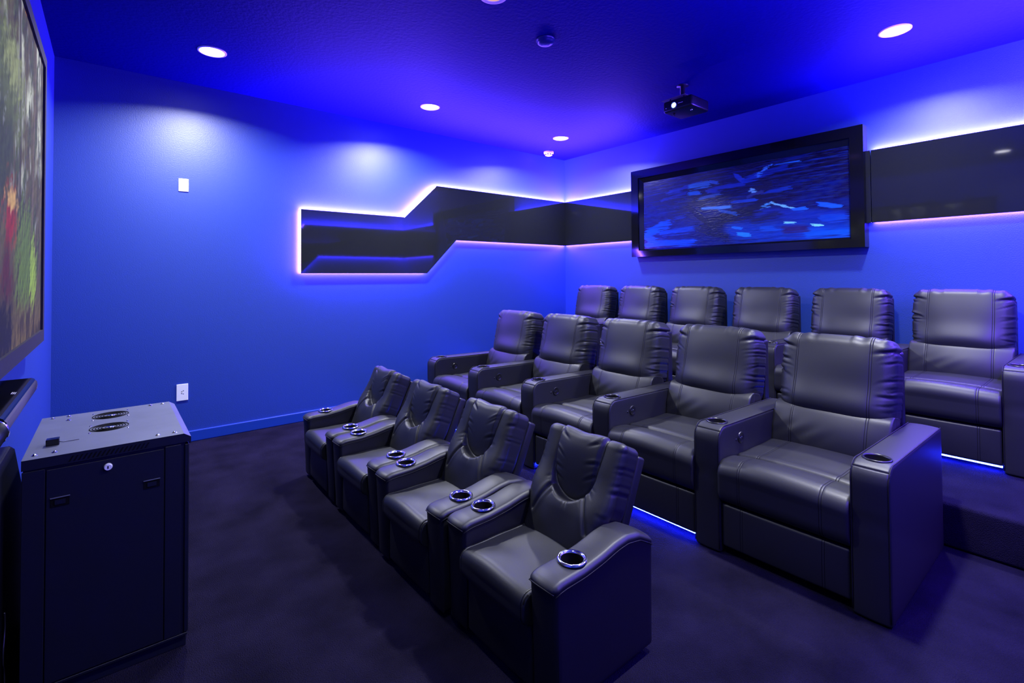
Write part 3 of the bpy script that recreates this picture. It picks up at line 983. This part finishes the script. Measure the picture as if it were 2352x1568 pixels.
def lum_disp(x, y, z, n):
    front = np.clip(-n[:, 0], 0, 1)
    d = front * (0.050 * (1 - (z / 0.15) ** 2).clip(0) * (1 - 0.6 * (y / 0.25) ** 2))
    d += seams(y, (-YS, YS)) * front
    d += front * 0.0025 * np.sin(y * 60 + z * 30 + 2 * np.sin(z * 25)) * gauss(z + 0.02, 0.06) * smooth01((y + 0.1) / 0.2)
    return d
LUMBAR = cushion('lumbar_cushion', 0.065, 0.246, 0.135, 0.045, (0.618, 0, 0.455), lum_disp, rot=R(13), nx=6, ny=30, nz=22, ey=seam_lines((-YS, YS)), square=True)
def head_mesh(seed):
    def head_disp(x, y, z, n):
        front = np.clip(-n[:, 0], 0, 1); top = np.clip(n[:, 2], 0, 1); side = np.abs(n[:, 1])
        yy, zz = y / 0.236, z / 0.20
        d = front * 0.032 * (1 - np.abs(yy) ** 3) * (1 - zz ** 2 * 0.9)
        d += top * 0.006 * (1 - yy ** 2)
        d += side * 0.0105 * (1 - zz ** 2)
        bottom = np.clip(-zz, 0, 1)
        d += front * 0.036 * gauss(zz + 0.65, 0.4) * (1 - yy ** 4)
        d += seams(y, (-YS, YS), depth=0.0008) * (front + top)
        w = pleats(y, z, 0.236, 0.20, 0.0058, seed, 0.085, 1.1)
        d += w * np.clip(front + 0.7 * side + 0.2 * top, 0, 1)
        # gathered upper corners
        cz = np.clip((zz - 0.55) / 0.45, 0, 1) * np.clip((np.abs(yy) - 0.72) / 0.28, 0, 1)
        d += -0.004 * cz * top - 0.003 * np.clip((np.abs(yy) - 0.86) / 0.14, 0, 1) * top
        d += 0.003 * np.sin(yy * 22 + seed) * top * gauss(zz - 1, 0.4) * (np.abs(yy) > 0.3)
        for sd_ in (-1, 1):      # deep fold under the padded upper corner
            ds = 0.242 - sd_ * y
            ln_ = z - (0.150 - 0.25 * ds)
            fl_ = smooth01((0.10 - ds) / 0.10) * np.clip(front + 0.8 * side, 0, 1)
            d += -0.010 * fl_ * gauss(ln_, 0.0075) + 0.005 * fl_ * gauss(ln_ - 0.018, 0.010)
        # raised side seam
        d += 0.003 * gauss(np.abs(y) - 0.228, 0.004) * (front + side) * 0.6
        d += 0.0022 * np.sin(y * 13 + seed) * np.sin(z * 19 + seed * 2) * front
        return d
    return cushion('headrest', 0.084, 0.238, 0.206, 0.048, (0.708, 0, 0.722), head_disp, rot=R(9), nx=8, ny=64, nz=64, ey=seam_lines((-YS, YS)), clipy=0.2488)
HEADS = [head_mesh(s) for s in (3, 8, 15)]
bm = bmesh.new(); bm_box(bm, 0.752, 0.812, -0.243, 0.243, 0.10, 0.868, 0.012, 3)
SHELL = from_bm('back_shell', bm); SHELL.materials.append(M['leather_shaded'])
bm = bmesh.new(); bm_box(bm, 0.05, 0.76, -0.246, 0.246, 0.055, 0.235, 0.006, 1)
FRAME = from_bm('seat_base', bm); FRAME.materials.append(M['void'])
bm = bmesh.new(); bm_box(bm, 0.030, 0.040, -0.243, 0.243, 0.024, 0.032, 0.001, 1)
SLED = from_bm('led_strip', bm); SLED.materials.append(M['seat_led'])

def add_arm(t, y, pod):
    a = link('armrest', ARM_MESH, None, t, (0, y, 0))
    link('cup_holder', CUP, None, a, (0.098, 0, AH + 0.001))
    for s in (-1, 1):
        link('piping', PIPE[s], M['stitch'], a)
    if pod:
        link('control_panel', POD, M['plastic'], a, (0.200, -AW - 0.0005, 0.473))
        link('power_button', BTN, M['chrome'], a, (0.205, -AW, 0.475))
        link('power_button', BTN, M['chrome'], a, (0.193, -AW, 0.473))
        link('charging_port', PORT, M['plastic'], a, (0.158, -AW, 0.470))
    return a

def make_adult(head, led, right_arm):
    t = empty('theater_recliner', (0, 0, 0))
    link('seat', SEAT, None, t); link('footrest', FOOT, None, t)
    link('lumbar_cushion', LUMBAR, None, t); link('headrest', HEADS[head], None, t)
    link('back_shell', SHELL, None, t); link('seat_base', FRAME, None, t)
    if led: link('led_strip', SLED, None, t)
    add_arm(t, 0.3105, True)
    if right_arm: add_arm(t, -0.3105, False)
    return t
MID = ['black leather recliner at the near end of the middle row, with two armrests',
       'second nearest recliner of the middle row, black leather, behind the nearest small recliner',
       'middle recliner of the five in the middle row, black leather with ribbed lumbar cushion',
       'fourth nearest recliner of the middle row, black leather, directly right of the wall-side one',
       'farthest recliner of the middle row, violet-lit black leather beside the left blue wall']
protoA = make_adult(0, True, False)
for k in range(5):
    if k == 0: c = make_adult(0, False, True)
    elif k == 1: c = protoA
    else: c = copy_tree(protoA)
    c.location = (2.106 + (0.004 if k == 4 else 0), 0.8825 + 0.6215 * k, 0.0)
    tag(c, MID[k], 'recliner', 'leather recliners in the middle row')
    for ch in [x for x in COL.objects if x.parent is c and x.name.startswith('headrest')]:
        ch.data = HEADS[(k * 2) % 3]
BACK = ['rightmost recliner of the back row, whole seat in view with blue light beneath it',
        'second recliner from the right in the back row, below the painting\'s right end',
        'third recliner from the right in the back row, below the middle of the painting',
        'fourth recliner from the right in the back row, only its upper part showing',
        'second recliner from the left in the back row, only its headrest showing',
        'leftmost recliner of the back row, violet-lit headrest by the room corner']
for k in range(6):
    if k == 0:
        c = make_adult(1, True, True)
    else:
        c = copy_tree(protoA)
    c.location = (3.575, 0.635 + 0.6215 * k, 0.20)
    tag(c, BACK[k], 'recliner', 'leather recliners in the back row')
    for ch in [x for x in COL.objects if x.parent is c and x.name.startswith('headrest')]:
        ch.data = HEADS[(k * 2 + 1) % 3]

# ---- small recliner of the front row
KD, KW = 0.450, 0.0545
def k_top(x):
    return np.interp(x, [0.0, 0.03, 0.12, 0.20, 0.27, 0.32, 0.38, 0.43, 0.46], [0.378, 0.386, 0.388, 0.398, 0.412, 0.416, 0.406, 0.380, 0.362])
def kid_arm_mesh():
    hx, hz = KD / 2, 0.18
    v, n, f = soft_box(hx, KW, hz, 0.014, 30, 10, 24)
    x, y, z = v[:, 0] + hx, v[:, 1], v[:, 2]
    t = (z + hz) / (2 * hz)
    zt = k_top(x)
    top = np.clip(n[:, 2], 0, 1)
    z = 0.022 + t * (zt - 0.022)
    z = z + 0.006 * (1 - (y / KW) ** 2) * smooth01((t - 0.8) / 0.2)
    dtop = zt - z
    side = np.abs(n[:, 1]) + np.clip(-n[:, 0], 0, 1)
    bulge = 0.0030 * gauss(dtop - 0.006, 0.010) * (1 - top)
    groove = -0.003 * gauss(dtop - 0.022, 0.003) * (1 - top)
    fl = np.clip(-n[:, 0], 0, 1)
    x = x + np.where(fl > 0, -fl * (bulge + groove + 0.010 * (1 - (y / KW) ** 2)), 0) + 0.018 * (1 - t) * fl
    y = y + n[:, 1] * (bulge + groove) - np.sign(y) * 0.004 * (1 - t) * np.abs(n[:, 1])
    return make_mesh('armrest', np.stack([x, y, z], 1), f)
KARM = cut_hole(kid_arm_mesh(), 0.122, 0.0, 0.396, 0.034, 0.07)
KARM.materials.clear(); KARM.materials.append(M['leather_shaded']); KARM.materials.append(M['leather'])
for p in KARM.polygons:
    p.use_smooth = True
    if p.normal.z > 0.5: p.material_index = 1  # tops get plain leather, sides and fronts keep the copy with painted shade
try: KARM.set_sharp_from_angle(angle=R(50))
except Exception: pass
def k_edge(side):
    pts = [(-0.004, side * (KW - 0.004), 0.34)]
    for x in np.linspace(0.0, 0.445, 22):
        pts.append((x, side * (KW + 0.0008), float(k_top(x)) - 0.021))
    return pts[1:]
v_, f_ = tube([(-0.0045 - 0.009 * (1 - (y / 0.046) ** 2), y, 0.362 + 0.008 * (1 - (y / 0.05) ** 2)) for y in np.linspace(-0.050, 0.050, 12)], 0.0018, 6)
KPF = make_mesh('piping', v_, f_)
KPIPE = {}
for s in (-1, 1):
    v_, f_ = tube(k_edge(s), 0.0017, 6); KPIPE[s] = make_mesh('piping', v_, f_)
v_, f_ = lathe([(0.0455, 0.0), (0.0450, 0.0040), (0.0420, 0.0066), (0.0385, 0.0060), (0.0340, 0.0035), (0.0325, 0.0), (0.0322, -0.064), (0.0003, -0.064)], 44)
KCUP = make_mesh('cup_holder', v_, f_)
KCUP.materials.append(M['chrome']); KCUP.materials.append(M['void'])
for p in KCUP.polygons: p.material_index = 1 if p.center.z < -0.003 else 0

def k_seat_disp(x, y, z, n):
    top = np.clip(n[:, 2], 0, 1); front = np.clip(-n[:, 0], 0, 1)
    xf = x + 0.19
    d = 0.011 * top * (1 - (y / 0.17) ** 2) + 0.008 * (front + 0.6 * top) * np.clip(1 - ((xf - 0.03) / 0.09) ** 2, 0, 1) * (1 - (y / 0.18) ** 4)
    d += 0.0022 * np.sin(y * 24 + xf * 14) * np.sin(xf * 21) * top
    d += -0.0025 * gauss(np.abs(y) - 0.155, 0.0022) * (front + top)
    return d
KSEAT = cushion('seat', 0.19, 0.1660, 0.046, 0.034, (0.172, 0, 0.263), k_seat_disp, nx=20, ny=26, nz=6, ey=[s * (0.155 + k * 0.0015) for s in (-1, 1) for k in range(-3, 4)], square=True)
def k_front_disp(x, y, z, n):
    front = np.clip(-n[:, 0], 0, 1)
    return front * (0.007 * (1 - (y / 0.17) ** 2) * (1 - (z / 0.11) ** 2) + 0.004 * gauss(z - 0.09, 0.012))
KFRONT = cushion('footrest', 0.026, 0.163, 0.098, 0.012, (0.036, 0, 0.130), k_front_disp, nx=4, ny=16, nz=12, mat='leather_shaded')

def k_back_mesh(seed):
    HX, HY, HZ = 0.050, 0.182, 0.200
    rs = np.random.RandomState(seed)
    v, n, f = soft_box(HX, HY, HZ, 0.024, 8, 84, 84)
    x, y, z = v[:, 0], v[:, 1], v[:, 2]
    front = np.clip(-n[:, 0], 0, 1); top = np.clip(n[:, 2], 0, 1); side = np.abs(n[:, 1])
    u, w = y / HY, z / HZ
    # signed distance to the tongue (U shape open at the top)
    zc = 0.062
    hw = 0.098 + 0.05 * np.clip(z - 0.062, 0, 1)
    yy = np.abs(y)
    d_low = np.hypot(y, np.minimum(z - zc, 0) * 0.95) - 0.098
    d_hi = yy - hw
    sd = np.where(z > zc, d_hi, d_low)              # <0 inside
    inside = smooth01(-sd / 0.012 + 0.5)
    t_in = np.clip((z - (zc - 0.107)) / (HZ - zc + 0.107), 0, 1)
    d = np.zeros_like(x)
    # tongue: full at the top, sinks towards the U
    d += front * inside * (0.026 * smooth01(t_in * 1.2) - 0.010 * (1 - t_in) ** 1.5 - 0.008 * (1 - t_in) + 0.016 * np.sin(np.pi * t_in) * (1 - (y / 0.12) ** 2).clip(0))
    # bolsters and lower belly
    outv = 1 - inside
    bol = gauss(yy - 0.138, 0.04) * smooth01((z + 0.12) / 0.12)
    d += front * outv * (0.006 * bol + 0.009)
    belly = smooth01((0.08 - z) / 0.16)
    d += front * outv * belly * 0.028 * (1 - 0.45 * u ** 2) * (1 - 0.35 * ((z + 0.06) / 0.14) ** 2)
    # groove around the tongue
    g = gauss(sd, 0.0055)
    d -= front * g * (0.009 + 0.007 * smooth01((-z) / 0.1))
    d -= (top * 0.7) * g * 0.012
    # folds from the U to the lower corners
    for s in (-1, 1):
        ax, az, bx, bz = s * 0.078, -0.010, s * 0.146, -0.115
        px, pz = y - ax, z - az
        L2 = (bx - ax) ** 2 + (bz - az) ** 2
        tt = np.clip((px * (bx - ax) + pz * (bz - az)) / L2, 0, 1)
        dd = np.hypot(px - tt * (bx - ax), pz - tt * (bz - az))
        d -= front * 0.008 * gauss(dd, 0.0055) * (1 - 0.4 * tt)
        d += front * 0.0015 * gauss(dd - 0.014, 0.009)
    # pleats radiating from the U, and along the outer seams
    for k in range(16):
        a = rs.uniform(math.pi * 1.05, math.pi * 1.95)
        ca, sa = math.cos(a), math.sin(a)
        r0 = 0.098; px, pz = y - r0 * ca, z - zc - r0 * sa
        al = px * ca + pz * sa; pe = -px * sa + pz * ca
        ln = rs.uniform(0.03, 0.06)
        d -= front * outv * rs.uniform(0.0015, 0.0035) * gauss(pe, 0.004) * smooth01(1 - al / ln) * (al > -0.004)
    d += pleats(y, z, HY, HZ, 0.0032, seed + 40, 0.040, 0.9) * np.clip(front + 0.3 * side, 0, 1)
    # wrinkles on the tongue edges
    for k in range(7):
        s = rs.choice((-1, 1)); z0 = rs.uniform(0.02, 0.19)
        sl = rs.uniform(0.2, 0.7)
        line = z - z0 - sl * (s * y - 0.10)
        fall = smooth01(1 - np.abs(s * y - 0.085) / 0.05) * inside
        d -= front * 0.0035 * fall * gauss(line, 0.005)
        d += front * 0.0025 * fall * gauss(line - 0.011, 0.006)
    d += 0.003 * gauss(yy - 0.172, 0.004) * front
    d += front * 0.0018 * np.sin(y * 31 + seed) * np.sin(z * 27 + seed)
    v2 = v + n * d[:, None]
    # lower part fits between the armrests, upper part widens over them
    k = 0.160 / 0.182
    wid = k + (1 - k) * smooth01((z + 0.13) / 0.13)
    v2[:, 1] *= wid
    # dip of the top edge between the bolsters
    v2[:, 2] -= 0.008 * gauss(v2[:, 1], 0.05) * smooth01((z - 0.12) / 0.08)
    rot = R(25)
    c, s = math.cos(rot), math.sin(rot)
    X = v2[:, 0] * c + v2[:, 2] * s; Z = -v2[:, 0] * s + v2[:, 2] * c
    v3 = np.stack([X + 0.400, v2[:, 1], Z + 0.448], 1)
    me = make_mesh('backrest', v3, f)
    me.materials.append(M['leather'])
    return me
KBACKS = [k_back_mesh(s) for s in (2, 5)]
bm = bmesh.new(); bm_box(bm, -0.022, 0.022, -0.174, 0.174, -0.17, 0.180, 0.010, 3)
bmesh.ops.rotate(bm, verts=bm.verts, cent=(0, 0, 0), matrix=Matrix.Rotation(R(25), 3, 'Y'))
bmesh.ops.translate(bm, verts=bm.verts, vec=(0.400 + 0.066, 0, 0.448 - 0.030))
KSHELL = from_bm('back_shell', bm, True); KSHELL.materials.append(M['leather_shaded'])
bm = bmesh.new(); bm_box(bm, 0.05, 0.44, -0.165, 0.165, 0.04, 0.25, 0.004, 1)
KBASE = from_bm('seat_base', bm); KBASE.materials.append(M['void'])
bm = bmesh.new(); bm_box(bm, -0.016, 0.016, -0.016, 0.016, 0.0, 0.026, 0.003, 1)
KFOOTM = from_bm('foot', bm); KFOOTM.materials.append(M['plastic'])

def make_kid():
    t = empty('small_recliner', (0, 0, 0))
    link('seat', KSEAT, None, t); link('footrest', KFRONT, None, t)
    link('backrest', KBACKS[0], None, t); link('back_shell', KSHELL, None, t); link('seat_base', KBASE, None, t)
    for y in (-0.2235, 0.2235):
        a = link('armrest', KARM, None, t, (0, y, 0))
        link('cup_holder', KCUP, None, a, (0.122, 0, 0.3955))
        link('piping', KPF, M['stitch'], a)
        for s in (-1, 1): link('piping', KPIPE[s], M['stitch'], a)
        link('foot', KFOOTM, None, t, (0.05, y, 0)); link('foot', KFOOTM, None, t, (0.40, y, 0))
    return t
FRONT = ['nearest small black recliner of the front row, side of its armrest in full view',
         'second nearest of the four small black recliners in the front row',
         'third nearest of the four small black recliners in the front row',
         'farthest small black recliner of the front row, beside the left wall baseboard']
protoK = make_kid()
KPOS = [(0.945, 1.260, 0.3), (0.925, 1.827, 0.4), (0.932, 2.396, 0.3), (0.940, 2.973, -1.4)]
for k, (x, y, a) in enumerate(KPOS):
    c = protoK if k == 0 else copy_tree(protoK)
    c.location = (x, y, 0)
    c.rotation_euler = (0, 0, R(a))
    tag(c, FRONT[k], 'recliner', 'small recliners in the front row')
    for ch in [o for o in COL.objects if o.parent is c and o.name.startswith('backrest')]:
        ch.data = KBACKS[k % 2]
